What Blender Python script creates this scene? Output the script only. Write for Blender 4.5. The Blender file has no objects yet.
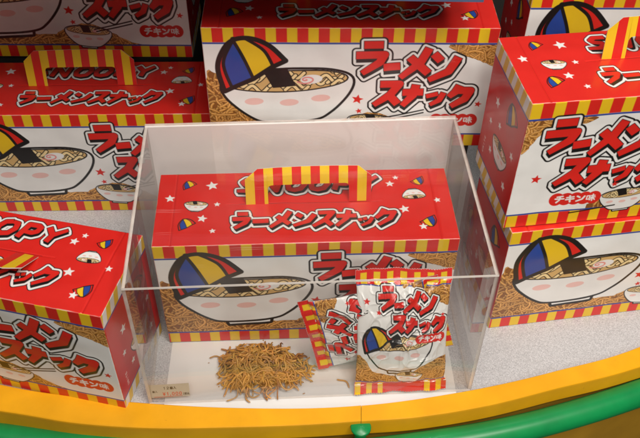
import bpy, math, random
import numpy as np
from mathutils import Vector, Matrix
random.seed(4); RNG = np.random.RandomState(7)
scene = bpy.context.scene
COL = scene.collection

# ------------------------------------------------------------------ colours (linear albedo)
RED=(.66,.020,.014); DRED=(.30,.008,.008); YEL=(.78,.50,.016); BLUE=(.02,.06,.30); WHITE=(.80,.79,.77)
BLACK=(.010,.009,.009); PINK=(.75,.27,.25); ORANGE=(.34,.135,.03)

# ---- fitted camera geometry
rad=math.radians
f,pitch,roll,hc=831.76,rad(45.111),rad(.7946),.7542
fw=Vector((0,math.cos(pitch),-math.sin(pitch))); rt=Vector((1,0,0)); up=Vector((0,math.sin(pitch),math.cos(pitch)))
rt2=math.cos(roll)*rt+math.sin(roll)*up; up2=-math.sin(roll)*rt+math.cos(roll)*up
def un(px,py,z):
    d=fw+rt2*((px-320)/f)-up2*((py-219)/f); t=(z-hc)/d.z; return Vector((0,0,hc))+d*t

# ------------------------------------------------------------------ print artwork: signed distance drawing on a sample grid
class Art:
    def __init__(s, w, h, r, bg=WHITE):
        s.w, s.h = w, h
        s.nx, s.ny = int(round(w*r))+1, int(round(h*r))+1
        s.r = r
        s.X, s.Y = np.meshgrid(np.linspace(0,w,s.nx), np.linspace(0,h,s.ny))
        s.C = np.empty((s.ny,s.nx,3)); s.C[:] = bg
    def win(s, x0,y0,x1,y1, pad=0):
        i0=max(0,int((x0-pad)*s.r)); i1=min(s.nx,int((x1+pad)*s.r)+2)
        j0=max(0,int((y0-pad)*s.r)); j1=min(s.ny,int((y1+pad)*s.r)+2)
        if i1<=i0 or j1<=j0: return None
        return (slice(j0,j1), slice(i0,i1))
    def fill(s, d, col, w, clip=None):
        a=np.clip(.5-d*s.r,0,1)
        if clip is not None: a=a*clip[w]
        s.C[w]=s.C[w]*(1-a[...,None])+np.asarray(col)*a[...,None]
    def rect(s,x0,y0,x1,y1,col,clip=None):
        w=s.win(x0,y0,x1,y1,1)
        if w is None: return
        X,Y=s.X[w],s.Y[w]
        d=np.maximum(np.maximum(x0-X,X-x1),np.maximum(y0-Y,Y-y1))
        s.fill(d,col,w,clip)
    def poly(s,pts,col,grow=0,clip=None):
        P=np.array(pts,float); w=s.win(P[:,0].min(),P[:,1].min(),P[:,0].max(),P[:,1].max(),grow+1)
        if w is None: return
        s.fill(sdpoly(s.X[w],s.Y[w],P)-grow,col,w,clip)
    def line(s,pts,wd,col,clip=None):
        P=np.array(pts,float); w=s.win(P[:,0].min(),P[:,1].min(),P[:,0].max(),P[:,1].max(),wd+1)
        if w is None: return
        s.fill(sdline(s.X[w],s.Y[w],P)-wd,col,w,clip)
    def ell(s,cx,cy,a,b,col,rot=0,clip=None,grow=0):
        s.poly([(cx+a*math.cos(t)*math.cos(rot)-b*math.sin(t)*math.sin(rot), cy+a*math.cos(t)*math.sin(rot)+b*math.sin(t)*math.cos(rot)) for t in np.linspace(0,2*math.pi,28)[:-1]],col,grow,clip)
def seg(X,Y,a,b):
    dx,dy=b[0]-a[0],b[1]-a[1]; L=dx*dx+dy*dy+1e-12
    t=np.clip(((X-a[0])*dx+(Y-a[1])*dy)/L,0,1)
    return (X-a[0]-t*dx)**2+(Y-a[1]-t*dy)**2
def sdline(X,Y,P):
    d=np.full(X.shape,1e9)
    for i in range(len(P)-1): d=np.minimum(d,seg(X,Y,P[i],P[i+1]))
    return np.sqrt(d)
def sdpoly(X,Y,P):
    d=np.full(X.shape,1e9); ins=np.zeros(X.shape,bool); n=len(P)
    for i in range(n):
        a=P[i]; b=P[(i+1)%n]; d=np.minimum(d,seg(X,Y,a,b))
        if a[1]!=b[1]:
            c=((a[1]>Y)!=(b[1]>Y))&(X<(b[0]-a[0])*(Y-a[1])/(b[1]-a[1])+a[0]); ins^=c
    return np.where(ins,-1,1)*np.sqrt(d)
def smooth(pts,n=8,closed=True):
    P=[np.array(p,float) for p in pts]; out=[]; N=len(P)
    rng=range(N) if closed else range(N-1)
    for i in rng:
        g=lambda k: P[k%N] if closed else P[min(max(k,0),N-1)]
        p0,p1,p2,p3=g(i-1),g(i),g(i+1),g(i+2)
        for k in range(n):
            t=k/n; out.append(.5*((2*p1)+(-p0+p2)*t+(2*p0-5*p1+4*p2-p3)*t*t+(-p0+3*p1-3*p2+p3)*t**3))
    if not closed: out.append(P[-1])
    return out

# glyph strokes in a 100 x 100 cell (y down)
G={
'ra':[[(26,13),(76,13)],[(10,42),(84,42),(76,64),(34,95)]],
'-':[[(6,52),(94,52)]],
'me':[[(76,2),(60,46),(10,94)],[(26,30),(90,80)]],
'n':[[(12,18),(40,36)],[(92,24),(72,64),(14,90)]],
'su':[[(16,14),(82,14),(58,56),(8,95)],[(56,58),(92,92)]],
'na':[[(6,36),(94,36)],[(56,3),(54,48),(18,95)]],
'tsu':[[(14,44),(24,62)],[(42,38),(52,56)],[(90,40),(76,74),(34,96)]],
'ku':[[(40,3),(30,30),(8,54)],[(32,25),(88,25),(74,62),(26,96)]],
'chi':[[(22,16),(78,6)],[(6,44),(94,44)],[(52,14),(50,62),(24,95)]],
'ki':[[(14,30),(86,22)],[(8,60),(92,52)],[(42,4),(58,96)]],
'aji':[[(6,22),(6,72)],[(6,22),(34,22)],[(34,22),(34,72)],[(6,72),(34,72)],[(48,22),(90,22)],[(42,45),(97,45)],[(69,3),(69,97)],[(66,48),(42,84)],[(72,48),(98,84)]],
'S':[[(86,12),(34,12),(20,30),(34,46),(70,52),(82,70),(66,90),(10,90)]],
'N':[[(12,94),(12,8),(84,92),(84,8)]],
'O':[[(50,10),(22,18),(10,50),(22,82),(50,90),(78,82),(90,50),(78,18),(50,10)]],
'P':[[(18,94),(18,10),(66,10),(84,20),(84,44),(66,56),(18,56)]],
'Y':[[(10,8),(50,50),(90,8)],[(50,50),(50,94)]],
'U':[[(12,6),(12,74),(34,92),(66,92),(88,74),(88,6)]],'I':[[(50,6),(50,94)]],'T':[[(8,8),(92,8)],[(50,8),(50,94)]],'E':[[(88,8),(14,8),(14,92),(88,92)],[(14,50),(76,50)]],
'1':[[(30,22),(54,6),(54,94)]],'2':[[(12,24),(34,6),(70,8),(84,28),(12,92),(90,92)]],'0':[[(50,6),(20,20),(14,50),(20,80),(50,94),(80,80),(86,50),(80,20),(50,6)]],
'yen':[[(12,6),(50,48),(88,6)],[(50,48),(50,96)],[(20,52),(80,52)],[(20,70),(80,70)]],',':[[(40,84),(30,104)]],
'ko':[[(28,4),(6,46)],[(18,34),(18,96)],[(38,10),(94,10),(94,94),(38,94),(38,10)],[(48,34),(84,34)],[(66,20),(66,54)],[(52,56),(80,56),(80,80),(52,80),(52,56)]],
'iri':[[(34,6),(52,10),(44,50),(6,94)],[(50,34),(94,94)]],
'zei':[[(36,4),(8,16)],[(4,34),(44,34)],[(24,12),(24,96)],[(24,40),(4,70)],[(56,4),(62,20)],[(90,4),(80,20)],[(54,26),(92,26),(92,52),(54,52),(54,26)],[(64,54),(48,94)],[(80,54),(80,90),(98,90)]],
'komi':[[(8,10),(20,22)],[(4,42),(22,42),(20,76),(4,92)],[(20,80),(96,94)],[(56,10),(64,14),(60,44),(36,70)],[(62,34),(92,70)]],
'(':[[(70,0),(46,28),(46,72),(70,100)]],')':[[(30,0),(54,28),(54,72),(30,100)]],
}
def sdbox(X,Y,a,b,wa,wb):
    a=np.array(a,float); b=np.array(b,float); t=(b-a)/np.hypot(*(b-a)); n=np.array([-t[1],t[0]])
    return sdpoly(X,Y,np.array([a+n*wa,b+n*wb,b-n*wb,a-n*wa]))
def glyph_sd(X,Y,name,M,w,round_end=False):
    """M maps cell coords to mm: (ox,oy,sx,sy,shear,rise)"""
    ox,oy,sx,sy,sh,ri=M; d=np.full(X.shape,1e9)
    for st in G[name]:
        P=[np.array([ox+sx*(x/100)+sh*(1-y/100)*sy, oy+sy*(y/100)-ri*(x/100)*sx]) for x,y in st]
        if round_end: d=np.minimum(d,sdline(X,Y,P)-w); continue
        for i in range(len(P)-1):
            wa=w; wb=w*(.72 if (i==len(P)-2 and len(P)>2) else 1)
            d=np.minimum(d,sdbox(X,Y,P[i],P[i+1],wa,wb))
            if i>0: d=np.minimum(d,np.hypot(X-P[i][0],Y-P[i][1])-w*.98)
    return d
# the two-line logo; glyph boxes in mm on the 300 mm carton face
def fitg(n,x0,y0,x1,y1,sh,ri,w):
    ys=[p[1] for st in G[n] for p in st]; x0+=w;x1-=w;y0+=w*.9;y1-=w*.9
    hh=max(max(ys)-min(ys),1); sy=(y1-y0)/hh*100 if hh>10 else 20
    sx=(x1-x0)
    for _ in range(12):
        P=[(sx*x/100+sh*(1-y/100)*sy, sy*y/100-ri*x/100*sx) for st in G[n] for x,y in st]
        wd=max(p[0] for p in P)-min(p[0] for p in P); sx*=1+((x1-x0)/wd-1)*.8
    P=[(sx*x/100+sh*(1-y/100)*sy, sy*y/100-ri*x/100*sx) for st in G[n] for x,y in st]
    ox=x0-min(p[0] for p in P); oy=(y0-min(p[1] for p in P)) if hh>10 else (y0+y1)/2-sum(p[1] for p in P)/len(P)
    return (n,(ox,oy,sx,sy,sh,ri))
LW=4.5
LOGO=[fitg(*q,LW) for q in (('ra',152,16,190,59,.12,.02),('-',181,41,207,54,.0,.10),('me',199,20,237,65,.10,0),('n',229,27,266,68,.10,-.02),
      ('su',173,65,208,101,.12,.02),('na',203,66,234,102,.12,.03),('tsu',231,76,256,101,.10,0),('ku',253,67,284,103,.10,0))]
def logo(art,glyphs,tf=lambda x,y:(x,y),w=LW,shadow=(.2,4.3),wo=3.0,bl=1.9,sc=1.0,rotinv=None,ko=.0):
    """tf: art mm -> logo mm (inverse mapping)"""
    X,Y=tf(art.X,art.Y)
    m=(X>glyphs[0][1][0]-14)&(X<max(g[1][0]+g[1][2] for g in glyphs)+16)&(Y>min(g[1][1] for g in glyphs)-12)&(Y<max(g[1][1]+g[1][3] for g in glyphs)+16)
    js,is_=np.where(m)
    if len(js)==0: return
    W=(slice(js.min(),js.max()+1),slice(is_.min(),is_.max()+1)); X=X[W];Y=Y[W]
    d=np.full(X.shape,1e9); ds=np.full(X.shape,1e9)
    each=[]
    for g,M in glyphs:
        wg=w*(.74 if g=='tsu' else 1); a=glyph_sd(X,Y,g,M,wg); each.append(a); d=np.minimum(d,a)
        for k in (0,.33,.66,1.0):
            ds=np.minimum(ds,glyph_sd(X-shadow[0]*k,Y-shadow[1]*k,g,M,wg))
    s=sc
    art.fill((np.minimum(d,ds)-wo-bl)*s,BLACK,W)
    art.fill((np.minimum(d,ds)-wo)*s,WHITE,W)
    art.fill((np.minimum(d-.75,ds-.3))*s,BLACK,W)
    for a in each:
        art.fill((a-.75)*s,BLACK,W) if ko else None
    art.fill(d*s,RED,W)
def star(art,cx,cy,r,col,rot=0):
    art.poly([(cx+(r if k%2==0 else r*.45)*math.sin(rot+k*math.pi/5),cy-(r if k%2==0 else r*.45)*math.cos(rot+k*math.pi/5)) for k in range(10)],col,.15)
def stripes(art,y0,y1,n,c1=YEL,c2=RED,ph=0,sl=0,x0=0,x1=None):
    x1=x1 or art.w; p=(x1-x0)/n
    art.rect(x0,y0,x1,y1,c2)
    for k in range(-2,n+2):
        a=x0+(k+ph)*p; art.poly([(a+sl,y0),(a+p*.48+sl,y0),(a+p*.48,y1),(a,y1)],c1) if 0 else art.poly([(a+sl,y0-1),(a+p*.48+sl,y0-1),(a+p*.48,y1+.0),(a,y1+.0)],c1,0,clip=((art.Y>=y0)&(art.Y<=y1)).astype(float))
def noodles(art,region,x0,y0,x1,y1,n,seed,wd=1.0,L=16):
    """region: polygon; fried noodle photograph printed behind the artwork"""
    r=np.random.RandomState(seed); P=np.array(region,float)
    clip=np.zeros(art.X.shape); w=art.win(x0,y0,x1,y1,2)
    clip[w]=np.clip(.5-sdpoly(art.X[w],art.Y[w],P)*art.r,0,1)
    art.fill(np.full(art.X[w].shape,-5.),(.24,.085,.018),w,clip)
    for k in range(n):
        x,y=r.uniform(x0,x1),r.uniform(y0,y1); a=r.uniform(0,6.28); c=r.uniform(-.35,.35); pts=[]
        for i in range(7):
            pts.append((x,y)); x+=math.cos(a)*L/6; y+=math.sin(a)*L/6*.8; a+=c+r.uniform(-.35,.35)
        b=.65+.5*(k/n)*r.uniform(.7,1.2)
        art.line(pts,wd*1.35,(.13*b,.042*b,.010),clip)
        art.line(pts,wd,(.58*b,.27*b,.055*b),clip)
        art.line([(p[0]-.25,p[1]-.35) for p in pts],wd*.4,(.70*b,.38*b,.13*b),clip)
def cap(art,ox,oy,s,lw=2.0,flip=1):
    """a four-panel child's cap, no wearer"""
    T=lambda L:[(ox+flip*s*x,oy+s*y) for x,y in L]
    out=smooth([(5,66),(0,36),(7,14),(18,2),(35,0),(53,8),(70,26)],8,False)+[np.array(p) for p in [(56,34),(36,50),(5,66)]]
    art.poly(T(out),BLACK,lw*s*.9)
    art.poly(T(out),RED)
    clip=np.clip(.5-sdpoly(art.X,art.Y,np.array(T(out)))*art.r,0,1) if s>.4 else None
    kw=dict(clip=clip)
    d1=smooth([(17,3),(6,30),(13,62)],8,False); d2=smooth([(18,3),(28,26),(36,50)],8,False); d3=smooth([(30,0),(48,14),(57,33)],8,False)
    art.poly(T(d1+d2[::-1]),BLUE,0,**kw); art.poly(T(d2+d3[::-1]),YEL,0,**kw)
    for d in (d1,d2,d3): art.line(T(d),lw*s*.55,BLACK,**kw)
    art.line(T(out),lw*s*.75,BLACK); art.ell(ox+flip*s*18,oy,3*s,2.2*s,BLACK)
def bowl(art,cx,cy,w,h,lw,rot=0,fancy=True,seed=1,fill=WHITE):
    c,s=math.cos(rot),math.sin(rot); R=lambda L:[(cx+c*x-s*y,cy+s*x+c*y) for x,y in L]
    body=smooth([(-w,0),(-w*.93,h*.38),(-w*.62,h*.82),(-w*.34,h*.98),(w*.34,h*.98),(w*.62,h*.82),(w*.93,h*.38),(w,0),(w*.7,-h*.2),(0,-h*.29),(-w*.7,-h*.2)],6)
    foot=[(-w*.36,h*.9),(w*.36,h*.9),(w*.32,h*1.1),(-w*.32,h*1.1)]
    art.poly(R(foot),BLACK,lw); art.poly(R(foot),fill,-lw*.2)
    art.poly(R(body),BLACK,lw); art.poly(R(body),fill)
    rim=[(w*.93*math.cos(t),h*.24*math.sin(t)-h*.01) for t in np.linspace(0,6.283,36)[:-1]]
    art.poly(R(rim),BLACK,lw*.6); art.poly(R(rim),(.62,.40,.16))
    if fancy:
        r=np.random.RandomState(seed)
        clip=np.clip(.5-sdpoly(art.X,art.Y,np.array(R(rim)))*art.r,0,1)
        for k in range(15):
            x=r.uniform(-.95,.8)*w; y=r.uniform(-.2,.22)*h; q=w*.3
            L=smooth([(x,y),(x+q*.4,y-h*.10),(x+q*.8,y+h*.07),(x+q*1.2,y-h*.05)],5,False)
            art.line(R(L),lw*.95,BLACK,clip); art.line(R(L),lw*.55,(.85,.66,.34),clip)
        art.poly(R([(-w*.34,-h*.27),(w*.02,-h*.32),(w*.12,h*.10),(-w*.22,h*.13)]),BLACK,lw*.2)
        art.ell(*R([(w*.38,-h*.03)])[0],w*.17,h*.11,WHITE,rot,grow=.0); 
        art.line(R([(w*.30+w*.10*math.cos(t)*t/6,-h*.03+h*.07*math.sin(t)*t/6) for t in np.linspace(0,9,20)]),lw*.3,PINK)
        # pink pattern on the outside
        for fx in (-.55,0,.5): art.ell(*R([(w*fx,h*(.52-.12*abs(fx)))])[0],w*.15,h*.085,(.80,.50,.46),rot)
    else:
        art.poly(R([(-w*.3,-h*.25),(w*.05,-h*.27),(w*.15,h*.12),(-w*.15,h*.14)]),BLACK)
def flavour(art,x0,yc,s=1.0,tf=None):
    k=s; art_pts=[]
    n=5
    for i in range(n):
        art.ell(x0+(5+i*9.4)*k,yc-(i-2)*.0,7.6*k,8.6*k,RED,0)
    for i,g in enumerate(('chi','ki','n','aji')):
        M=(x0+(3.4+i*10.6)*k,yc-4.6*k,9.2*k,9.2*k,0,0)
        w=art.win(x0,yc-9*k,x0+48*k,yc+9*k,1)
        art.fill(glyph_sd(art.X[w],art.Y[w],g,M,(.62 if g=='aji' else .95)*k,True),WHITE,w)
def wavy(pts,amp,seed):
    r=np.random.RandomState(seed); return [(p[0]+r.uniform(-amp,amp),p[1]+r.uniform(-amp,amp)) for p in smooth(pts,4)]

R=2.0
W,D,H=.300,.106,.1557
HM=155.7
def front_art(back=False):
    a=Art(300,HM,R)
    # printed noodles: lower band, left strip, upper corner
    if not back:
        noodles(a,wavy([(2,60),(10,55),(18,60),(22,84),(34,104),(60,116),(110,122),(135,124),(150,116),(178,108),(205,120),(222,130),(226,142),(2,142)],1.2,1),2,52,238,142,900,3,wd=1.15,L=20)
        noodles(a,wavy([(252,20),(300,20),(300,46),(288,41),(276,36),(262,30)],1,2),250,18,300,47,170,4)
        cx=85; lx=0
    else:
        noodles(a,wavy([(0,20),(64,20),(56,27),(36,30),(16,36),(6,52),(0,56)],1,2),0,18,64,56,230,5)
        noodles(a,wavy([(84,130),(110,120),(140,114),(200,120),(256,108),(280,84),(286,60),(300,58),(300,142),(84,142)],1.2,6),84,56,300,142,850,6,wd=1.15,L=20)
        cx=205; lx=-136
    stripes(a,0,17.5,14,ph=.02); a.rect(0,17.5,300,19.6,BLUE)
    stripes(a,139,HM,14,ph=.1); a.rect(0,137.0,300,139,BLUE)
    # big noodle bowl and striped cap
    bowl(a,cx,66,68,54,3.0,rot=-.07,seed=9)
    if not back:
        cap(a,14,13,1.0,3.4); bowl(a,178,118,27,22,1.3,rot=.1,seed=2)
        a.line([(186,116),(232,104)],.9,BLACK); a.line([(188,119),(232,108)],.9,BLACK)
        logo(a,LOGO)
        star(a,160,90,6.4,RED,.15); star(a,162,106,3.6,RED,-.2); star(a,290,96,4,RED,.2)
        flavour(a,242,118)
    else:
        cap(a,286,13,1.0,3.4,-1); bowl(a,118,120,24,22,1.3,rot=-.08,seed=2)
        a.line([(112,136),(66,142)],.9,BLACK)
        g=[(n,(M[0]+lx,M[1]+4)+M[2:]) for n,M in LOGO]
        logo(a,g)
        star(a,22,92,5.5,RED,.15); star(a,104,106,3.4,RED,-.2); star(a,140,100,4,RED,.2)
        flavour(a,44,122)
    return a
def top_art():
    a=Art(300,106,R,RED)
    a.C[:]=np.array(RED)
    for (x,y,f,r) in ((40,46,1,.06),(262,44,-1,math.pi-.05)):
        bowl(a,x,y,11.5,10.5,.8,rot=r,fancy=True,seed=3)
    for (x,y,s,f) in ((25,12,.2,1),(24,68,.24,1)):
        cap(a,x,y,s,2.6,f)
    # caps seen upside down on the right-hand end
    b=Art(300,106,R,RED)
    for (x,y,s) in ((25,88,.2),(20,26,.24)): cap(b,x,y-8,s,2.6,1)
    sub=b.C[::-1,::-1]; m=(np.abs(sub-np.array(RED)).sum(2)>.02)
    a.C[m]=sub[m]
    for x,y,r in ((13,38,5),(55,20,6.4),(47,68,5),(58,86,3.2),(61,47,3.2),(285,50,3.6),(250,62,5.4),(266,88,4.2),(246,14,3.2),(239,24,4.6)):
        star(a,x,y,r,WHITE,.1*((x*7)%5-2))
    y0=60
    names=['ra','-','me','n','su','na','tsu','ku']; xs=[72,94,112,134,155,176,199,216]; ws=[21,18,23,23,22,23,17,22]
    g=[(n,(x,y0+(4 if n=='tsu' else 0)+(3 if n=='-' else 0),w,(24 if n not in('-','tsu') else 20),.22,.02)) for n,x,w in zip(names,xs,ws)]
    logo(a,g,w=2.7,shadow=(1.1,3.4),wo=2.6,bl=1.0)
    gs=[(n,(x,9,w,22,.3,0)) for n,x,w in zip(('S','N','O','O','P','Y'),(78,102,128,152,177,199),(21,22,22,22,20,24))]
    logo(a,gs,w=2.9,shadow=(1.4,3.0),wo=2.6,bl=1.0)
    a.line([(84,47.5),(216,47.5)],.25,(.2,.008,.008)); a.line([(300*.06,0),(300*.06,106)],.2,(.50,.012,.012)); a.line([(282,0),(282,106)],.2,(.50,.012,.012))
    return a
def side_art():
    a=Art(106,HM,R,(.56,.012,.014))
    stripes(a,0,17.5,6,c1=WHITE,c2=YEL,sl=4); a.rect(0,17.5,106,19.4,BLUE)
    stripes(a,139,HM,6,c1=WHITE,c2=YEL,sl=4); a.rect(0,137.2,106,139,BLUE)
    cap(a,58,30,.42,2.8,1); bowl(a,58,92,22,19,1.3,seed=5)
    for x,y,r in ((30,55,6),(88,76,5),(34,112,4.6),(84,118,5.5),(22,84,4),(46,72,4)): star(a,x,y,r,WHITE,.1)
    for j,wd in enumerate(('UNITE',)):
        for i,c in enumerate(wd):
            X0,Y0=14,130-i*4.4
            w=a.win(X0-2,Y0-4,X0+5,Y0+4,0); # written upwards
            a.fill(glyph_sd(-(a.Y[w]-Y0),a.X[w]-X0,c,(0,0,3.0,3.4,0,0),.28,True),WHITE,w)
    return a
def bag_art():
    k=1.165; BW,BH=97,144
    a=Art(BW,BH,2.6)
    noodles(a,wavy([(70,18),(97,18),(97,40),(88,36),(80,30),(72,27)],.6,2),68,16,97,41,110,4,wd=.7,L=10)
    noodles(a,wavy([(0,98),(8,100),(22,116),(52,120),(72,106),(97,100),(97,128),(0,128)],.8,2),0,96,97,128,380,8,wd=.75,L=11)
    a.rect(0,0,BW,16,RED)
    for x in range(8): a.rect(5+x*13.4,3.5,11.3+x*13.4,16,YEL)
    a.rect(0,16,BW,17.2,BLUE)
    stripes(a,129,144,8,ph=.05); a.rect(30,128,70,144,RED) ; a.rect(0,127.6,BW,128.8,BLUE)
    bowl(a,44,80,35,32,1.6,rot=-.04,seed=9)
    cap(a,6,62,.46,3.4); bowl(a,56,118,14,11,.8,rot=.08,seed=2)
    s=.57
    tf=lambda x,y:((x-18)/s+150,(y-20)/s/1.06+20)
    logo(a,LOGO,tf=tf,sc=s)
    star(a,10,34,3.6,RED,.1); star(a,22,45,2.6,RED,.1); star(a,91,50,2.2,RED)
    flavour(a,63,75,.62)
    return a

# ------------------------------------------------------------------ materials
def mat(name):
    m=bpy.data.materials.new(name); m.use_nodes=True; nt=m.node_tree
    return m,nt,nt.nodes['Principled BSDF']
def print_mat(name,rough=.32,coat=0.0,bump=.0,spec=.5):
    m,nt,p=mat(name)
    at=nt.nodes.new('ShaderNodeAttribute'); at.attribute_name='ink'
    # faint print grain and handling variation
    tc=nt.nodes.new('ShaderNodeTexCoord'); no=nt.nodes.new('ShaderNodeTexNoise'); no.inputs['Scale'].default_value=45; no.inputs['Detail'].default_value=6
    nt.links.new(tc.outputs['Object'],no.inputs['Vector'])
    mr=nt.nodes.new('ShaderNodeMapRange'); mr.inputs['To Min'].default_value=.90; mr.inputs['To Max'].default_value=1.06
    nt.links.new(no.outputs['Fac'],mr.inputs['Value'])
    mx=nt.nodes.new('ShaderNodeVectorMath'); mx.operation='SCALE'
    nt.links.new(at.outputs['Color'],mx.inputs[0]); nt.links.new(mr.outputs['Result'],mx.inputs['Scale'])
    nt.links.new(mx.outputs['Vector'],p.inputs['Base Color'])
    r2=nt.nodes.new('ShaderNodeMapRange'); r2.inputs['To Min'].default_value=rough-.07; r2.inputs['To Max'].default_value=rough+.1
    nt.links.new(no.outputs['Fac'],r2.inputs['Value']); nt.links.new(r2.outputs['Result'],p.inputs['Roughness'])
    p.inputs['Specular IOR Level'].default_value=spec; p.inputs['Coat Weight'].default_value=coat; p.inputs['Coat Roughness'].default_value=.12
    n3=nt.nodes.new('ShaderNodeTexNoise'); n3.inputs['Scale'].default_value=14; nt.links.new(tc.outputs['Object'],n3.inputs['Vector'])
    b=nt.nodes.new('ShaderNodeBump'); b.inputs['Strength'].default_value=bump; b.inputs['Distance'].default_value=.004
    nt.links.new(n3.outputs['Fac'],b.inputs['Height']); nt.links.new(b.outputs['Normal'],p.inputs['Normal']); nt.links.new(b.outputs['Normal'],p.inputs['Coat Normal'])
    return m
M_card=print_mat('glossy printed card',.30,.25,.22)
M_bag=print_mat('printed plastic film',.22,.5,.15)
def plain(name,col,rough,scale=60,var=.1,bump=0,spec=.5,metal=0,scuff=None):
    m,nt,p=mat(name)
    tc=nt.nodes.new('ShaderNodeTexCoord'); no=nt.nodes.new('ShaderNodeTexNoise'); no.inputs['Scale'].default_value=scale; no.inputs['Detail'].default_value=5
    nt.links.new(tc.outputs['Object'],no.inputs['Vector'])
    cr=nt.nodes.new('ShaderNodeValToRGB'); e=cr.color_ramp.elements
    e[0].position=.3; e[1].position=.7
    e[0].color=tuple(c*(1-var) for c in col)+(1,); e[1].color=tuple(min(1,c*(1+var)) for c in col)+(1,)
    nt.links.new(no.outputs['Fac'],cr.inputs['Fac']); nt.links.new(cr.outputs['Color'],p.inputs['Base Color'])
    p.inputs['Roughness'].default_value=rough; p.inputs['Specular IOR Level'].default_value=spec; p.inputs['Metallic'].default_value=metal
    if scuff:   # grime, scratches and small chips
        mp=nt.nodes.new('ShaderNodeMapping'); mp.inputs['Scale'].default_value=(1,3.2,1); mp.inputs['Rotation'].default_value=(0,0,.3); nt.links.new(tc.outputs['Object'],mp.inputs['Vector'])
        n2=nt.nodes.new('ShaderNodeTexNoise'); n2.inputs['Scale'].default_value=95; n2.inputs['Detail'].default_value=9; n2.inputs['Roughness'].default_value=.72; nt.links.new(mp.outputs['Vector'],n2.inputs['Vector'])
        c2=nt.nodes.new('ShaderNodeValToRGB'); q=c2.color_ramp.elements; q[0].position=.66; q[0].color=(0,0,0,1); q[1].position=.74; q[1].color=(1,1,1,1); nt.links.new(n2.outputs['Fac'],c2.inputs['Fac'])
        n4=nt.nodes.new('ShaderNodeTexNoise'); n4.inputs['Scale'].default_value=7; n4.inputs['Detail'].default_value=6; nt.links.new(tc.outputs['Object'],n4.inputs['Vector'])
        m4=nt.nodes.new('ShaderNodeMapRange'); m4.inputs['From Min'].default_value=.35; m4.inputs['From Max'].default_value=.7; m4.inputs['To Min'].default_value=.0; m4.inputs['To Max'].default_value=.30; nt.links.new(n4.outputs['Fac'],m4.inputs['Value'])
        mA=nt.nodes.new('ShaderNodeMix'); mA.data_type='RGBA'; nt.links.new(m4.outputs[0],mA.inputs['Factor']); nt.links.new(cr.outputs['Color'],mA.inputs[6]); mA.inputs[7].default_value=tuple(c*.62 for c in col)+(1,)
        mB=nt.nodes.new('ShaderNodeMix'); mB.data_type='RGBA'; nt.links.new(c2.outputs['Color'],mB.inputs['Factor']); nt.links.new(mA.outputs[2],mB.inputs[6]); mB.inputs[7].default_value=tuple(scuff)+(1,)
        nt.links.new(mB.outputs[2],p.inputs['Base Color'])
        mR=nt.nodes.new('ShaderNodeMapRange'); mR.inputs['To Min'].default_value=rough-.1; mR.inputs['To Max'].default_value=rough+.22; nt.links.new(n4.outputs['Fac'],mR.inputs['Value']); nt.links.new(mR.outputs[0],p.inputs['Roughness'])
    if bump:
        b=nt.nodes.new('ShaderNodeBump'); b.inputs['Strength'].default_value=bump; b.inputs['Distance'].default_value=.001
        nt.links.new(no.outputs['Fac'],b.inputs['Height']); nt.links.new(b.outputs['Normal'],p.inputs['Normal'])
    return m
M_paper=plain('raw card edge',(.62,.58,.50),.7)
M_rim=plain('yellow painted wood',(.80,.37,.007),.33,30,.08,.06,spec=.35,scuff=(.50,.22,.02))
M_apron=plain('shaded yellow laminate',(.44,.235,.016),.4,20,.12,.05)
M_green=plain('green painted steel',(.003,.24,.062),.27,40,.12,.04,scuff=(.01,.12,.05))
M_dark=plain('dark back wall',(.02,.016,.014),.8)
M_shelf=plain('blue grey shelf paint',(.08,.12,.22),.5)
M_pad=plain('white base sheet',(.70,.69,.675),.35,15,.03)
M_back=plain('milky white back panel',(.90,.845,.83),.28,4,.05)
M_card_beige=print_mat('matt price card',.6,0,0)
# speckled laminate
M_counter,nt,p=mat('speckled grey laminate')
tc=nt.nodes.new('ShaderNodeTexCoord')
v=nt.nodes.new('ShaderNodeTexVoronoi'); v.inputs['Scale'].default_value=900; nt.links.new(tc.outputs['Object'],v.inputs['Vector'])
n1=nt.nodes.new('ShaderNodeTexNoise'); n1.inputs['Scale'].default_value=950; n1.inputs['Detail'].default_value=3; nt.links.new(tc.outputs['Object'],n1.inputs['Vector'])
cr=nt.nodes.new('ShaderNodeValToRGB'); e=cr.color_ramp.elements
e[0].position=.33; e[0].color=(.31,.305,.32,1); e[1].position=.45; e[1].color=(.47,.465,.475,1); x=e.new(.68); x.color=(.53,.52,.53,1)
nt.links.new(n1.outputs['Fac'],cr.inputs['Fac'])
sp=nt.nodes.new('ShaderNodeSeparateColor'); nt.links.new(v.outputs['Color'],sp.inputs['Color'])
mr=nt.nodes.new('ShaderNodeMapRange'); mr.inputs['From Min'].default_value=0; mr.inputs['From Max'].default_value=1; mr.inputs['To Min'].default_value=.82; mr.inputs['To Max'].default_value=1.15
nt.links.new(sp.outputs['Red'],mr.inputs['Value'])
sc_=nt.nodes.new('ShaderNodeVectorMath'); sc_.operation='SCALE'; nt.links.new(cr.outputs['Color'],sc_.inputs[0]); nt.links.new(mr.outputs['Result'],sc_.inputs['Scale'])
nt.links.new(sc_.outputs['Vector'],p.inputs['Base Color']); p.inputs['Roughness'].default_value=.45
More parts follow.
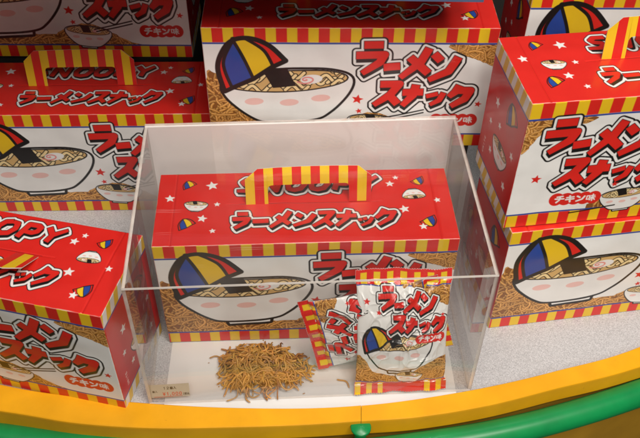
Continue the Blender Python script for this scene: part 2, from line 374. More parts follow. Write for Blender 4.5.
# clear acrylic sheet (thin-wall): fresnel mix of see-through and mirror
def acrylic(name,tint,haze,power):
    m=bpy.data.materials.new(name); m.use_nodes=True; nt=m.node_tree; nt.nodes.clear()
    o=nt.nodes.new('ShaderNodeOutputMaterial'); tr=nt.nodes.new('ShaderNodeBsdfTransparent'); tr.inputs['Color'].default_value=tint+(1,)
    gl=nt.nodes.new('ShaderNodeBsdfGlossy'); gl.inputs['Roughness'].default_value=.015; fr=nt.nodes.new('ShaderNodeFresnel'); fr.inputs['IOR'].default_value=1.5
    geo=nt.nodes.new('ShaderNodeNewGeometry'); mth=nt.nodes.new('ShaderNodeMix'); mth.data_type='FLOAT'
    # inside faces: use the same outer reflectance
    fr2=nt.nodes.new('ShaderNodeFresnel'); fr2.inputs['IOR'].default_value=1/1.5
    lw=nt.nodes.new('ShaderNodeLayerWeight'); lw.inputs['Blend'].default_value=.5
    # Schlick from facing term
    pw=nt.nodes.new('ShaderNodeMath'); pw.operation='POWER'; nt.links.new(lw.outputs['Facing'],pw.inputs[0]); pw.inputs[1].default_value=power
    ma=nt.nodes.new('ShaderNodeMath'); ma.operation='MULTIPLY_ADD'; nt.links.new(pw.outputs[0],ma.inputs[0]); ma.inputs[1].default_value=.96; ma.inputs[2].default_value=.04
    mx=nt.nodes.new('ShaderNodeMixShader'); nt.links.new(ma.outputs[0],mx.inputs['Fac']); nt.links.new(tr.outputs[0],mx.inputs[1]); nt.links.new(gl.outputs[0],mx.inputs[2])
    nt.nodes.remove(fr);nt.nodes.remove(fr2);nt.nodes.remove(mth);nt.nodes.remove(geo)
    df=nt.nodes.new('ShaderNodeBsdfDiffuse'); df.inputs['Color'].default_value=(.9,.86,.84,1)
    tc=nt.nodes.new('ShaderNodeTexCoord'); no=nt.nodes.new('ShaderNodeTexNoise'); no.inputs['Scale'].default_value=9; no.inputs['Detail'].default_value=4
    nt.links.new(tc.outputs['Object'],no.inputs['Vector'])
    mp=nt.nodes.new('ShaderNodeMapping'); mp.inputs['Rotation'].default_value=(.5,.3,.7); mp.inputs['Scale'].default_value=(14,260,14); nt.links.new(tc.outputs['Object'],mp.inputs['Vector'])
    ns=nt.nodes.new('ShaderNodeTexNoise'); ns.inputs['Scale'].default_value=1; ns.inputs['Detail'].default_value=2; nt.links.new(mp.outputs['Vector'],ns.inputs['Vector'])
    cs=nt.nodes.new('ShaderNodeMapRange'); cs.inputs['From Min'].default_value=.70; cs.inputs['From Max'].default_value=.76; cs.inputs['To Max'].default_value=.07; nt.links.new(ns.outputs['Fac'],cs.inputs['Value'])
    mr0=nt.nodes.new('ShaderNodeMapRange'); mr0.inputs['From Min'].default_value=.4; mr0.inputs['From Max'].default_value=.7; mr0.inputs['To Min'].default_value=haze*.3; mr0.inputs['To Max'].default_value=haze*2.6; nt.links.new(no.outputs['Fac'],mr0.inputs['Value'])
    mr=nt.nodes.new('ShaderNodeMath'); mr.operation='ADD'; nt.links.new(mr0.outputs[0],mr.inputs[0]); nt.links.new(cs.outputs[0],mr.inputs[1])
    m2=nt.nodes.new('ShaderNodeMixShader'); nt.links.new(mr.outputs[0],m2.inputs['Fac']); nt.links.new(mx.outputs[0],m2.inputs[1]); nt.links.new(df.outputs[0],m2.inputs[2])
    nt.links.new(m2.outputs[0],o.inputs['Surface']); return m
M_acr=acrylic('clear acrylic sheet',(.99,.99,.985),.006,5.0)
M_acr_side=acrylic('scuffed acrylic sheet',(.985,.98,.975),.010,4.0)
M_edge,nt,p=mat('polished acrylic edge'); p.inputs['Base Color'].default_value=(.85,.78,.72,1); p.inputs['Roughness'].default_value=.25; p.inputs['Alpha'].default_value=.75
tc=nt.nodes.new('ShaderNodeTexCoord'); no=nt.nodes.new('ShaderNodeTexNoise'); no.inputs['Scale'].default_value=60; nt.links.new(tc.outputs['Object'],no.inputs['Vector'])
mr=nt.nodes.new('ShaderNodeMapRange'); mr.inputs['To Min'].default_value=.35; mr.inputs['To Max'].default_value=1; nt.links.new(no.outputs['Fac'],mr.inputs['Value']); nt.links.new(mr.outputs[0],p.inputs['Alpha'])

# ------------------------------------------------------------------ mesh helpers
def link(o,parent=None):
    COL.objects.link(o)
    if parent: o.parent=parent
    return o
def tag(o,label=None,cat=None,group=None,kind=None):
    for k,v in (('label',label),('category',cat),('group',group),('kind',kind)):
        if v: o[k]=v
    return o
def empty(name,loc,rz=0):
    o=bpy.data.objects.new(name,None); o.empty_display_size=.02; COL.objects.link(o); o.location=loc; o.rotation_euler=(0,0,rz); return o
def mesh_np(name,V,F,mats,smooth_=True,ink=None,mi=None):
    me=bpy.data.meshes.new(name); V=np.asarray(V,np.float32); F=np.asarray(F,np.int32); n=F.shape[1]
    me.vertices.add(len(V)); me.vertices.foreach_set('co',V.ravel())
    me.loops.add(F.size); me.loops.foreach_set('vertex_index',F.ravel())
    me.polygons.add(len(F)); me.polygons.foreach_set('loop_start',np.arange(0,F.size,n,dtype=np.int32)); me.polygons.foreach_set('loop_total',np.full(len(F),n,np.int32))
    if mi is not None: me.polygons.foreach_set('material_index',np.asarray(mi,np.int32))
    me.update(calc_edges=True)
    me.polygons.foreach_set('use_smooth',np.full(len(F),smooth_,bool))
    if ink is not None:
        at=me.color_attributes.new('ink','FLOAT_COLOR','POINT'); c=np.ones((len(V),4),np.float32); c[:,:3]=np.asarray(ink).reshape(-1,3); at.data.foreach_set('color',c.ravel())
    for m in mats: me.materials.append(m)
    me.validate(); return me
def grid_faces(nx,ny,flip=False):
    i=np.arange(nx*ny).reshape(ny,nx)
    a,b,c,d=i[:-1,:-1],i[:-1,1:],i[1:,1:],i[1:,:-1]
    F=np.stack([a,d,c,b] if not flip else [a,b,c,d],-1); return F.reshape(-1,4)
def vnoise(X,Y,seed,sc):
    r=np.random.RandomState(seed); g=r.rand(64,64); x=X*sc+7.3; y=Y*sc+3.1
    xi=np.floor(x).astype(int); yi=np.floor(y).astype(int); fx=x-xi; fy=y-yi; fx=fx*fx*(3-2*fx); fy=fy*fy*(3-2*fy)
    q=lambda a,b:g[a%64,b%64]
    return (q(xi,yi)*(1-fx)+q(xi+1,yi)*fx)*(1-fy)+(q(xi,yi+1)*(1-fx)+q(xi+1,yi+1)*fx)*fy-.5
def panel_mesh(name,art,O,U,V_,N,w,h,m,warp=.0006,seed=0,rr=.0013,crease=None):
    """flat card face whose borders roll over the carton's edges"""
    u=art.X/art.w*w; v=art.Y/art.h*h
    dx=np.minimum(u,w-u); dy=np.minimum(v,h-v)
    def rollf(d,c,full):
        t=np.clip(d/rr,0,1); ph=(1-t)*math.pi/4
        inpl=np.where(d<rr,rr-rr*np.sin(ph)*1.0,d); dep=rr*(1-np.cos(ph)); return inpl,dep
    ix,px=rollf(dx,u,w); iy,py=rollf(dy,v,h)
    U2=np.where(u<w/2,ix,w-ix); V2=np.where(v<h/2,iy,h-iy)
    env=np.clip(dx/.03,0,1)*np.clip(dy/.03,0,1)
    z=-np.maximum(px,py)+warp*env*(vnoise(u,v,seed,18)+.5*vnoise(u,v,seed+1,45))*2
    if crease: z=z+crease(u,v)
    dd=np.minimum(dx,dy); wn=vnoise(u,v,seed+9,70)+.6*vnoise(u,v,seed+12,260)
    wear=np.clip(1-dd/(.0006+.0008*np.clip(wn,0,1)),0,1)*np.clip(.35+1.6*wn,0,.85)
    ink=art.C*(1-wear[...,None])+np.array((.62,.50,.44))*wear[...,None]
    P=np.array(O)+U2[...,None]*np.array(U)+V2[...,None]*np.array(V_)+z[...,None]*np.array(N)
    return mesh_np(name,P.reshape(-1,3),grid_faces(art.nx,art.ny),[m],True,ink)

A_front=front_art(); A_back=front_art(True); A_top=top_art(); A_side=side_art()
def topcrease(u,v):
    g=lambda d,s:np.exp(-(d/s)**2)
    return -.0007*g(u-.018,.0009)-.0007*g(u-.282,.0009)-.0005*g(v-.0475,.0008)*((u>.07)&(u<.23))+.0004*g(v-.030,.010)
me_front=panel_mesh('front_panel',A_front,(-W/2,-D/2,H),(1,0,0),(0,0,-1),(0,-1,0),W,H,M_card,.0012,1)
me_back=panel_mesh('back_panel',A_back,(W/2,D/2,H),(-1,0,0),(0,0,-1),(0,1,0),W,H,M_card,.0012,2)
me_frontB=panel_mesh('front_panel',A_back,(-W/2,-D/2,H),(1,0,0),(0,0,-1),(0,-1,0),W,H,M_card,.0012,2)
me_backA=panel_mesh('back_panel',A_front,(W/2,D/2,H),(-1,0,0),(0,0,-1),(0,1,0),W,H,M_card,.0012,1)
me_top=panel_mesh('lid',A_top,(-W/2,D/2,H),(1,0,0),(0,-1,0),(0,0,1),W,D,M_card,.0013,3,crease=topcrease)
me_sl=panel_mesh('side_panel',A_side,(-W/2,D/2,H),(0,-1,0),(0,0,-1),(-1,0,0),D,H,M_card,.0006,4)
me_sr=panel_mesh('side_panel',A_side,(W/2,-D/2,H),(0,1,0),(0,0,-1),(1,0,0),D,H,M_card,.0006,5)
me_bot=mesh_np('bottom_panel',[(-W/2+.001,-D/2+.001,.0005),(W/2-.001,-D/2+.001,.0005),(W/2-.001,D/2-.001,.0005),(-W/2+.001,D/2-.001,.0005)],[(0,3,2,1)],[M_paper])
def handle_mesh():
    hw,hh,leg,bar,ch,t=.0635,.0405,.0225,.0190,.013,.0009
    cuts=set([-hw,hw,-hw+leg,hw-leg,-hw+ch,hw-ch]); ps=.0094
    k=-hw
    st=[]
    while k<hw-1e-6: st.append(k); cuts.add(round(k,6)); k+=ps
    for q in (.002,.005,.009): cuts.add(-hw+q); cuts.add(hw-q); 
    for q in (.0008,.002,.004): cuts.add(-hw+leg+q); cuts.add(hw-leg-q)
    cs=sorted(cuts); V=[];F=[];K=[];mi=[]
    def top(x):
        e=hw-abs(x)
        return hh-(ch-e)*.85 if e<ch else hh
    def bot(x,side):
        e=hw-abs(x+side*1e-6)
        if e<leg: return 0
        q=e-leg
        return hh-bar-.004+ (.004*math.sqrt(max(0,1-(1-min(q,.004)/.004)**2)))
    for a,b in zip(cs[:-1],cs[1:]):
        if b-a<1e-5: continue
        idx=int((a+hw+1e-5)/ps); c=YEL if idx%2==0 else RED
        base=len(V)
        for y in (-t/2,t/2):
            V+=[(a,y,bot(a,1)),(b,y,bot(b,-1)),(b,y,top(b)),(a,y,top(a))]
        K+=[c]*8
        F.append((base,base+1,base+2,base+3)); F.append((base+5,base+4,base+7,base+6)); mi+=[0,0]
        b2=len(V); V+=V[base:base+8]; K+=[(.6,.55,.45)]*8
        F.append((b2+3,b2+2,b2+6,b2+7)); F.append((b2,b2+4,b2+5,b2+1)); mi+=[1,1]
    for x in (-hw,hw,-hw+leg,hw-leg):
        z0,z1=(0,top(x)) if abs(x)==hw else (0,hh-bar-.004)
        b=len(V); V+=[(x,-t/2,z0),(x,t/2,z0),(x,t/2,z1),(x,-t/2,z1)]; K+=[(.6,.55,.45)]*4; F.append((b,b+1,b+2,b+3)); mi.append(1)
    V=[(x,y+ .004*(z/hh)**2*(1-(x/hw)**2),z) for x,y,z in V]   # the handle bows a little
    return mesh_np('handle',V,F,[M_card,M_paper],False,K,mi)
me_handle=handle_mesh()
def make_box(kind='A'):
    r=empty('snack_gift_box',(0,0,0))
    for nm,me in (('front_panel',me_front if kind=='A' else me_frontB),('back_panel',me_back if kind=='A' else me_backA),('side_panel',me_sl),('side_panel',me_sr),('lid',me_top),('bottom_panel',me_bot),('handle',me_handle)):
        o=link(bpy.data.objects.new(nm,me),r)
        if nm=='handle': o.location=(0,D/2-.0475,H-.0012)
    return r
def copy_box(src):
    r=src.copy(); COL.objects.link(r)
    for ch in src.children:
        c=ch.copy(); COL.objects.link(c); c.parent=r
    return r
rad=math.radians
GR='red noodle snack gift boxes'
bx=[
 # x,y,z,yaw,handle lean(+ = back), kind, label
 (-.0168,.6145,.0012,3.2,14,'A','red snack gift box standing inside the clear acrylic display case'),
 (.3346,.6568,0,9.3,60,'A','red snack gift box right of the case, underneath another box'),
 (.3249,.6596,H+.0006,8.2,8,'B','upper box of the right-hand stack, its lid and red side showing'),
 (-.3361,.5501,0,-11.9,-64,'A','gift box at lower left by the yellow rim, turned askew, handle folded over'),
 (-.2835,.8140,0,2.0,10,'A','gift box with upright handle behind the askew left box, half in shade'),
 (.0277,.7850,.1386,1.2,12,'A','red snack gift box directly behind and above the acrylic display case'),
 (-.3155,.9291,H+.0006,.9,60,'A','shaded snack gift box farthest back at upper left, under the blue shelf'),
 (.3689,.8322,H+.0006,1.6,10,'A','snack gift box farthest back at upper right, mostly hidden behind the top box'),
]
protoA=make_box('A'); protoB=make_box('B'); usedA=False
for i,(x,y,z,a,lean,kind,lab) in enumerate(bx):
    if kind=='B': r=protoB
    else:
        r=protoA if not usedA else copy_box(protoA); usedA=True
    r.location=(x,y,z); r.rotation_euler=(0,0,rad(a)); tag(r,lab,'gift box',GR)
    if i==0: r.scale=(1.018,1,1); r.location.x+=.0012
    for c in r.children:
        if c.name.startswith('handle'):
            c.rotation_euler=(rad(-lean),0,0)
            c.scale.z=[1,1,1,1,1.1,1,1,1][i]
            c.location.x=[.004,0,0,0,-.004,0,0,0][i]
            if lean==60: c.rotation_euler=(rad(-86),0,0); c.location.z=H+.0004
            c.rotation_euler[2]=rad([1.0,0,-1.5,-2,.8,-.6,1,0][i])

# ------------------------------------------------------------------ snack bags
A_bag=bag_art()
def bag_mesh(seed):
    w,h,T=.097,.144,.021
    u=A_bag.X/A_bag.w*w; v=A_bag.Y/A_bag.h*h
    un,vn=u/w,v/h
    sx=np.clip(np.sin(np.pi*un),0,1)**.55; vv=np.clip((vn-.085)/.83,0,1); sy=np.clip(np.sin(np.pi*vv),0,1)**.5
    dist=np.minimum(np.abs(v-.0125),np.abs(h-.0125-v))
    endw=np.exp(-dist/.020)
    wr=(np.sin(un*31+4*vnoise(u,v,seed,30)+seed)*.0011+np.sin(un*57+seed*2+6*vnoise(u,v,seed+3,20))*.0005)*endw*np.clip(dist/.004,0.25,1)
    big=vnoise(u,v,seed+5,26)*.0042*sx*sy+ .0016*np.abs(vnoise(u+v*.6,v-u*.3,seed+8,60))*sx
    rd=lambda q:(1-np.abs(q)*5).clip(0,1)**2
    big=big+(.0016*rd(vnoise(u+v*.5,v,seed+20,34))+.0013*rd(vnoise(u-v*.8,v*.6+u,seed+21,48))+.0008*rd(vnoise(u,v,seed+22,95)))*np.clip(sx*sy*1.6,0,1)
    ridge=-.0022*np.exp(-((u*.7+v*.4-(.035+.01*seed%3*.01))/.004)**2)*sx*sy*endw
    z=T*.5*sx*sy+wr+big+ridge
    # crimped end seals
    seal=((v<.0115)|(v>h-.0115)); z=np.where(seal,.00006*np.sin(v*2*np.pi/.0016)+.0014*np.sin(un*9+seed)+.0009*np.sin(un*23+1),z)
    pinch=1-.055*sy*np.clip(np.sin(np.pi*un),0,1)**.0   # film draws in as the bag fills
    edge=(un-.5)*w*pinch+.0008*(vnoise(u*0,v,seed+2,90))*np.sign(un-.5)
    tooth=.0009*((np.floor(u/.0013)%2)-.5)*((v<.0003)|(v>h-.0003))
    yy=(h/2-v)+tooth+.0010*np.sin(un*4+seed)*np.cos(vn*3.14)
    Vf=np.stack([edge,-z,yy],-1).reshape(-1,3); Ff=grid_faces(A_bag.nx,A_bag.ny)
    zb=np.where(seal,z,-T*.42*sx*sy-wr)
    Vb=np.stack([edge,-zb+.0003,yy],-1).reshape(-1,3); Fb=grid_faces(A_bag.nx,A_bag.ny,True)
    return mesh_np('film',Vf,Ff,[M_bag],True,A_bag.C), mesh_np('back_film',Vb[:, :],Fb,[M_bag],True,np.tile(np.array(WHITE),(len(Vb),1)))
def place_bag(seed,origin,U,UP,label):
    """origin: centre; U: reading direction; UP: towards the bag's top"""
    U=Vector(U).normalized(); UP=Vector(UP); UP=(UP-U*UP.dot(U)).normalized(); Nn=U.cross(UP)   # towards viewer = -local y
    r=empty('snack_bag',origin); Mx=Matrix((U,-Nn,UP)).transposed()
    r.rotation_euler=Mx.to_euler()
    f,b=bag_mesh(seed); link(bpy.data.objects.new('film',f),r); link(bpy.data.objects.new('back_film',b),r)
    tag(r,label,'snack bag','small noodle snack bags in the display case'); return r
bot=Vector((.0875,.4905,.0025)); top=Vector((.0835,.5475,.1395))
place_bag(1,(bot+top)/2,(1,.055,.0),top-bot,'white noodle snack bag standing upright in the display case, in front of the other bag')
Lc=Vector((.0015,.5150,.0055)); wv=Vector((-.0235,.013,.092)).normalized(); vdir=Vector((1,.06,.20)); vdir=(vdir-wv*vdir.dot(wv)).normalized()
cen=Lc+wv*.0485+vdir*.072+Vector((0,.003,.001))
place_bag(2,cen,wv,-vdir,'white noodle snack bag turned on its side, half hidden behind the upright bag')

# ------------------------------------------------------------------ noodle pile
def tube_mesh(paths,cols,name,m,seg_=6):
    V=[];F=[];K=[]
    for (P,r),c in zip(paths,cols):
        P=np.array(P); n=len(P); T=np.gradient(P,axis=0); T/=np.linalg.norm(T,axis=1)[:,None]+1e-9
        up=np.array([0,0,1.]); A=np.cross(T,up); A/=np.linalg.norm(A,axis=1)[:,None]+1e-6; B=np.cross(T,A)
        b=len(V)
        for i in range(n):
            rr=r*(.6 if i in(0,n-1) else 1)
            for k in range(seg_):
                t=6.2832*k/seg_; V.append(P[i]+rr*(A[i]*math.cos(t)+B[i]*math.sin(t)*.85)); K.append(c)
        for i in range(n-1):
            for k in range(seg_):
                k2=(k+1)%seg_; F.append((b+i*seg_+k,b+i*seg_+k2,b+(i+1)*seg_+k2,b+(i+1)*seg_+k))
        for e0 in (0,n-1):
            cidx=b+e0*seg_
            F.append((cidx,cidx+1,cidx+2,cidx+3)); F.append((cidx,cidx+3,cidx+4,cidx+5))
    return mesh_np(name,V,F,[m],True,K)
M_noodle=print_mat('fried noodle',.38,0,0)
def noodle_path(cx,cy,z,a,L,r,n=16):
    P=[];x,y=cx,cy; k=r.uniform(-115,115); ph=r.uniform(0,6.28); am=r.uniform(.2,.75); fr=r.uniform(.8,1.9)*L/.03
    for i in range(n):
        t=i/(n-1); ang=a+k*(t-.5)*L+am*math.sin(fr*6.28*t+ph); P.append([x,y,z]); x+=math.cos(ang)*L/n; y+=math.sin(ang)*L/n
    P=np.array(P); P[:,:2]-=P[:,:2].mean(0)-np.array([cx,cy]); return P
pc=(-.0600,.5165)
def pile():
    r=np.random.RandomState(11); paths=[];cols=[]
    for k in range(430):
        t=k/430; rho=math.sqrt(r.rand())*(1.0 if t<.45 else .85); th=r.uniform(0,6.28)
        if r.rand()<.05: rho=r.uniform(1.0,1.12)
        ex,ey=math.cos(th)*rho,math.sin(th)*rho
        q_=1+.13*math.sin(3*th+1)+.08*math.sin(5*th); cx,cy=pc[0]+ex*.043*q_,pc[1]+ey*.0255*q_
        P=noodle_path(cx,cy,0,r.uniform(0,6.28),r.uniform(.018,.046),r,22)
        Zb=np.clip(1-(((P[:,0]-pc[0])/.055)**2+((P[:,1]-pc[1])/.038)**2),0,1)*.021
        ph=r.uniform(0,6.28); P[:,2]=.0036+Zb*min(1,.15+t*1.05)+.0018*np.sin(np.linspace(0,r.uniform(3,9),len(P))+ph)*(Zb>.002)
        P[:,2]+=(r.uniform(-.004,.004)*np.linspace(-1,1,len(P)))*(Zb/.021)
        P[:,2]=np.maximum(P[:,2],.0022)
        b=r.uniform(.65,1.3); g=r.uniform(.9,1.12)
        paths.append((P,r.uniform(.00080,.00118))); cols.append((.54*b,.265*b*g,.052*b) if r.rand()>.08 else (.30*b,.12*b,.03*b))
    for k in range(30):   # crumbs
        th=r.uniform(0,6.28); rho=r.uniform(.3,1.15)**.7; x,y=pc[0]+math.cos(th)*.056*rho,pc[1]+math.sin(th)*.038*rho
        a=r.uniform(0,6.28); L=r.uniform(.0006,.0030); b=r.uniform(.6,1.2)
        paths.append((np.array([[x+math.cos(a)*L*q,y+math.sin(a)*L*q,.0016] for q in (0,.5,1)]),r.uniform(.0004,.0008))); cols.append((.50*b,.24*b,.05*b))
    return paths,cols
pp,cc=pile()
o=link(bpy.data.objects.new('noodle_pile',tube_mesh(pp,cc,'noodle_pile',M_noodle)))
tag(o,'heap of golden brown fried noodle pieces on the white sheet in the display case','fried noodles',kind='stuff')
r_=np.random.RandomState(5)
for (x,y,a,L,lab) in ((.0285,.5035,-.7,.020,'single stray fried noodle beside the lower corner of the upright bag'),):
    P=noodle_path(x,y,.0020,a,L,r_); o=link(bpy.data.objects.new('stray_noodle',tube_mesh([(P,.0010)],[(.52,.25,.05)],'stray_noodle',M_noodle))); tag(o,lab,'fried noodle')

# ------------------------------------------------------------------ acrylic display case
kx,ky,ka,kw,kd,kh=-.0139,.6002,rad(3.8),.3386,.2318,.1876
case=empty('display_case',(kx,ky,.0009),ka); tag(case,'clear acrylic display case covering one gift box, two bags and noodles','display case')
def slab(name,x0,x1,y0,y1,z0,z1,face_axis,m,edge=M_edge):
    V=[(x,y,z) for x in(x0,x1) for y in(y0,y1) for z in(z0,z1)]
    F=[(0,1,3,2),(4,6,7,5),(0,4,5,1),(2,3,7,6),(0,2,6,4),(1,5,7,3)]; ax=[0,0,1,1,2,2]
    me=mesh_np(name,V,F,[m,edge],False,None,[0 if a==face_axis else 1 for a in ax]); return link(bpy.data.objects.new(name,me),case)
t=.0026; a,b=kw/2,kd/2
slab('front_pane',-a,a,-b,-b+t,0,kh-t-.0002,1,M_acr)
slab('side_pane',-a,-a+t,-b+t+.0002,b-t-.0002,0,kh-t-.0002,0,M_acr_side)
slab('side_pane',a-t,a,-b+t+.0002,b-t-.0002,0,kh-t-.0002,0,M_acr_side)
slab('top_pane',-a,a,-b,b,kh-t,kh,2,M_acr)
slab('back_panel',-a,a,b-t,b,0,kh-t-.0002,1,M_back,M_back)
def sheet(name,pts,z,m,parent=None,th=.0012):
    n=len(pts); V=[(x,y,z) for x,y in pts]+[(x,y,z+th) for x,y in pts]
    me=bpy.data.meshes.new(name); me.from_pydata(V,[],[tuple(range(n))[::-1],tuple(range(n,2*n))]+[(i,(i+1)%n,n+(i+1)%n,n+i) for i in range(n)]); me.materials.append(m)
    return link(bpy.data.objects.new(name,me),parent)
# price card leaning inside the front pane
pcd=Art(44,16.5,4,(.52,.49,.40))
def word(art,names,x,y,s,wd,col,adv=1.12,asp=.9):
    for n in names:
        k=s*(.5 if n in(',','(',')') else 1)*asp
        w=art.win(x-1,y-1,x+k+1,y+s+1.5,0); art.fill(glyph_sd(art.X[w],art.Y[w],n,(x,y,k,s,0,0),wd,True),col,w); x+=k*adv+ (0.1*s)
word(pcd,['1','2','ko','iri'],17,3.2,3.2,.28,BLACK)
word(pcd,['yen','1',',','0','0','0'],16,10,4.2,.42,(.60,.10,.07),asp=.7)
word(pcd,['(','zei','komi',')'],37.0,11.6,3.0,.22,BLACK,asp=.72)
word(pcd,['ko','iri'],5.5,7.6,2.6,.2,BLACK)
pcd.line([(7,15.8),(36,15.2)],.3,(.55,.02,.02))
V=[];
U=pcd.X/1000; Vv=pcd.Y/1000
P=np.stack([U-.023,0*U-.0015*np.cos((U-.023)*40),.009-Vv],-1).reshape(-1,3)
me=mesh_np('price_card',P,grid_faces(pcd.nx,pcd.ny),[M_card_beige],True,pcd.C)
pr=link(bpy.data.objects.new('price_card',me)); pr.location=(-.1545,.4835,.0125); pr.rotation_euler=(rad(-20),rad(-1.5),rad(3.8)); tag(pr,'small beige price card with red figures at the lower left of the display case','price card')

# ------------------------------------------------------------------ counter, rim and rail
ze=.0044
pin=[(0,384),(75,396),(150,403),(220,407),(300,408),(361,405),(420,398),(489,386),(557,370),(640,346)]
pout=[(0,411),(75,423),(150,428),(220,427.5),(300,425),(361,421),(420,416.5),(489,405),(557,388),(640,366.5)]
def plan(pp,ex): return [ex[0],ex[1]]+[tuple(un(x,y,ze).xy) for x,y in pp]+[ex[2],ex[3]]
edge=plan(pin,[(-.75,.66),(-.50,.535),(.52,.640),(.75,.80)])
outer=plan(pout,[(-.76,.61),(-.51,.485),(.53,.600),(.77,.755)])
EA=np.array(smooth(edge,8,False)); OA=np.array(smooth(outer,8,False)); E=EA
WD=np.linalg.norm(OA-EA,axis=1)[:,None]; Nout=(OA-EA)/WD
def off(d):   # d<=1: fraction of the rim's width; above 1: that many metres beyond
    return EA+Nout*WD*d if d<=1 else OA+Nout*(d-1)
def loft(name,prof,m,parent=None,i0=0,i1=None):
    """prof: closed list of (outward offset, z)"""
    i1=i1 or len(E); n=i1-i0; k=len(prof); V=[];F=[]
    for d,z in prof:
        Q=off(d)[i0:i1]; V+= [(q[0],q[1],z) for q in Q]
    for j in range(k):
        j2=(j+1)%k
        for i in range(n-1): F.append((j*n+i,j2*n+i,j2*n+i+1,j*n+i+1))
    me=mesh_np(name,V,F,[m],False); 
    return link(bpy.data.objects.new(name,me),parent)
cv=[(q[0],q[1]) for q in off(.02)]
o=sheet('counter_top',cv+[(.75,1.10),(-.75,1.10)],-.018,M_counter,None,.018); tag(o,kind='structure')
rim=[(.0,-.0180),(.0,.0034),(.04,.0044),(.96,.0044),(.99,.0036),(1.0,.0016),(1.0,-.020),(.97,-.022)]
im=int(np.argmin(np.abs(EA[:,0]-.047)))
for (p0,p1) in ((0,im+1),(im,len(EA))):
    rim_o=loft('counter_rim',rim,M_rim,None,p0,p1); tag(rim_o,kind='structure')
    if p0: rim_o.location=(.0005,-.0001,-.0003)
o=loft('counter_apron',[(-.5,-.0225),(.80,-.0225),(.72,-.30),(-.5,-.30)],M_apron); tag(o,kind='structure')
fl=sheet('floor',[(-2,-1.5),(2,-1.5),(2,1.5),(-2,1.5)],-.42,M_dark,None,.01); tag(fl,kind='structure')
xs_=np.linspace(-.160,.147,24); order=np.argsort(EA[:,0])
pts=[(x,float(np.interp(x,EA[order,0],EA[order,1]))+.0006) for x in xs_]+[(.137,.705),(-.165,.690)]
pad=sheet('base_sheet',pts,.0002,M_pad,None,.0005); tag(pad,'smooth white sheet laid on the counter under the acrylic display case','base sheet')
bw=sheet('back_wall',[(-.9,1.11),(.9,1.11),(.9,1.13),(-.9,1.13)],-.4,M_dark,None,1.0); tag(bw,kind='structure')
# seam line of the rim: a hairline groove drawn as thin dark insert
# risers carrying the back row
def riser(x0,x1,y0,y1,z):
    return [(x0,y0),(x1,y0),(x1,y1),(x0,y1)],z
rz=bpy.data.meshes.new('display_riser'); V=[];F=[]
for (x0,x1,y0,y1,H_) in ((-.116,.17,.740,.835,.138),(-.46,-.165,.884,.98,H),(.222,.52,.782,.88,H)):
    b0=len(V); V+=[(x,y,z) for z in(.0004,H_) for x,y in((x0,y0),(x1,y0),(x1,y1),(x0,y1))]
    F+=[tuple(b0+i for i in f) for f in ((3,2,1,0),(4,5,6,7),(0,1,5,4),(1,2,6,5),(2,3,7,6),(3,0,4,7))]
rz.from_pydata(V,[],F); rz.materials.append(M_dark); o=link(bpy.data.objects.new('display_riser',rz)); tag(o,kind='structure')
# green rail
rail=empty('guard_rail',(.05,.44,-.03)); tag(rail,'glossy green tubular guard rail with an upright post, running below the yellow counter rim','guard rail')
zr=-.030; ptube=[(0,437),(100,449),(200,454),(300,455),(361,453),(420,446),(489,435),(557,419),(640,393)]
rp=[(-.76,.60),(-.50,.475)]+[tuple(un(x,y,zr).xy) for x,y in ptube]+[(.54,.59),(.77,.75)]
RP=[np.array([q[0]-.05,q[1]-.44,zr+.03]) for q in smooth(rp,8,False)]
def tube(name,P,r,m,parent,n=28):
    P=np.array(P); T=np.gradient(P,axis=0); T/=np.linalg.norm(T,axis=1)[:,None]; up=np.array([0,0,1.]); A=np.cross(T,up); 
    A/=np.linalg.norm(A,axis=1)[:,None]; B=np.cross(T,A); V=[];F=[]
    for i in range(len(P)):
        for k in range(n): th=6.2832*k/n; V.append(P[i]+r*(A[i]*math.cos(th)+B[i]*math.sin(th)))
    for i in range(len(P)-1):
        for k in range(n): k2=(k+1)%n; F.append((i*n+k,i*n+k2,(i+1)*n+k2,(i+1)*n+k))
    return link(bpy.data.objects.new(name,mesh_np(name,V,F,[m])),parent)
tube('tube',RP,.0147,M_green,rail)
def lathe(name,prof,m,parent,loc,n=32):
    V=[];F=[]
    for r,z in prof:
        for k in range(n): V.append((r*math.cos(6.2832*k/n),r*math.sin(6.2832*k/n),z))
    for j in range(len(prof)-1):
        for k in range(n): k2=(k+1)%n; F.append((j*n+k,j*n+k2,(j+1)*n+k2,(j+1)*n+k))
    me=mesh_np(name,V,F,[m]); o=link(bpy.data.objects.new(name,me),parent); o.location=loc; return o

# ------------------------------------------------------------------ camera (fitted)
cam=bpy.data.cameras.new('camera'); co=bpy.data.objects.new('camera',cam); COL.objects.link(co)
cam.sensor_width=36; cam.lens=36*f/640; cam.clip_start=.01; cam.clip_end=50
co.matrix_world=Matrix(((rt2.x,up2.x,-fw.x,0),(rt2.y,up2.y,-fw.y,0),(rt2.z,up2.z,-fw.z,hc),(0,0,0,1)))
scene.camera=co
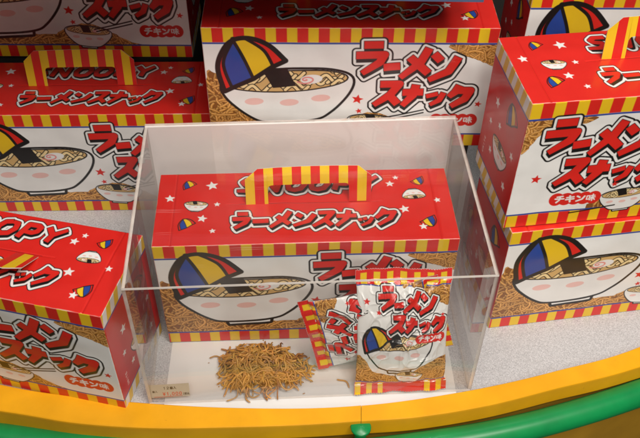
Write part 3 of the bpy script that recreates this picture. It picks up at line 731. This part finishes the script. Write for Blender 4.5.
# rail post with its flange
pq=un(361,426,.000)
pl=(pq.x-.05,pq.y-.44-.0,0)
zq=.030
lathe('post',[(.0062,-.14),(.0062,-.004+zq)],M_green,rail,(pl[0],pl[1],.0))
lathe('flange',[(.0062,-.0045+zq),(.0098,-.0045+zq),(.0106,-.0037+zq),(.0106,-.0022+zq),(.0098,-.0012+zq),(.0,-.0005+zq)],M_green,rail,(pl[0],pl[1],.0))

# shelf above the back-left boxes
sq=un(250,-1,.348)
o=sheet('blue_shelf',[(-.62,sq.y+.002),(.150,sq.y+.0),(.150,1.108),(-.62,1.108)],.348,M_shelf,None,.018); tag(o,'blue painted shelf board across the top left corner, shading the boxes below','shelf')

# ------------------------------------------------------------------ light
scene.view_settings.view_transform='Standard'; scene.view_settings.look='None'; scene.view_settings.exposure=0
w=bpy.data.worlds.new('World'); scene.world=w; w.use_nodes=True; bg=w.node_tree.nodes['Background']; bg.inputs['Color'].default_value=(1,.91,.83,1); bg.inputs['Strength'].default_value=.105
def lamp(name,loc,tgt,power,size,col,sizey=None):
    l=bpy.data.lights.new(name,'AREA'); l.energy=power; l.size=size; l.color=col
    if sizey: l.shape='RECTANGLE'; l.size_y=sizey
    o=bpy.data.objects.new(name,l); COL.objects.link(o); o.location=loc; d=Vector(tgt)-Vector(loc); o.rotation_euler=d.to_track_quat('-Z','Y').to_euler(); return o
lamp('ceiling_downlight',(.15,.18,1.90),(0,.6,.1),12.5,.4,(1,.95,.88))
lamp('ceiling_downlight',(-.45,.10,1.95),(0,.6,.1),4.2,.3,(1,.90,.80))
lamp('ceiling_downlight',(.65,-.10,1.60),(.05,.6,.1),11.5,.3,(1,.95,.88))
lamp('soft_fill_area',(.15,-.65,1.95),(0,.6,.1),18,1.5,(1,.95,.89),.7)  # large soft fill added above the front, replacing part of the ambient light
l=bpy.data.lights.new('front_fill_spot','SPOT'); l.energy=42; l.spot_size=rad(30); l.spot_blend=.7; l.shadow_soft_size=.30; l.color=(1,.94,.86)  # low fill added to brighten the box fronts; narrow cone spares the back-left box
o=bpy.data.objects.new('front_fill_spot',l); COL.objects.link(o); o.location=(.30,-1.05,.86); o.rotation_euler=(Vector((.27,.54,.04))-o.location).to_track_quat('-Z','Y').to_euler()
scene.cycles.transparent_max_bounces=24; scene.cycles.max_bounces=10
scene.cycles.use_denoising=True
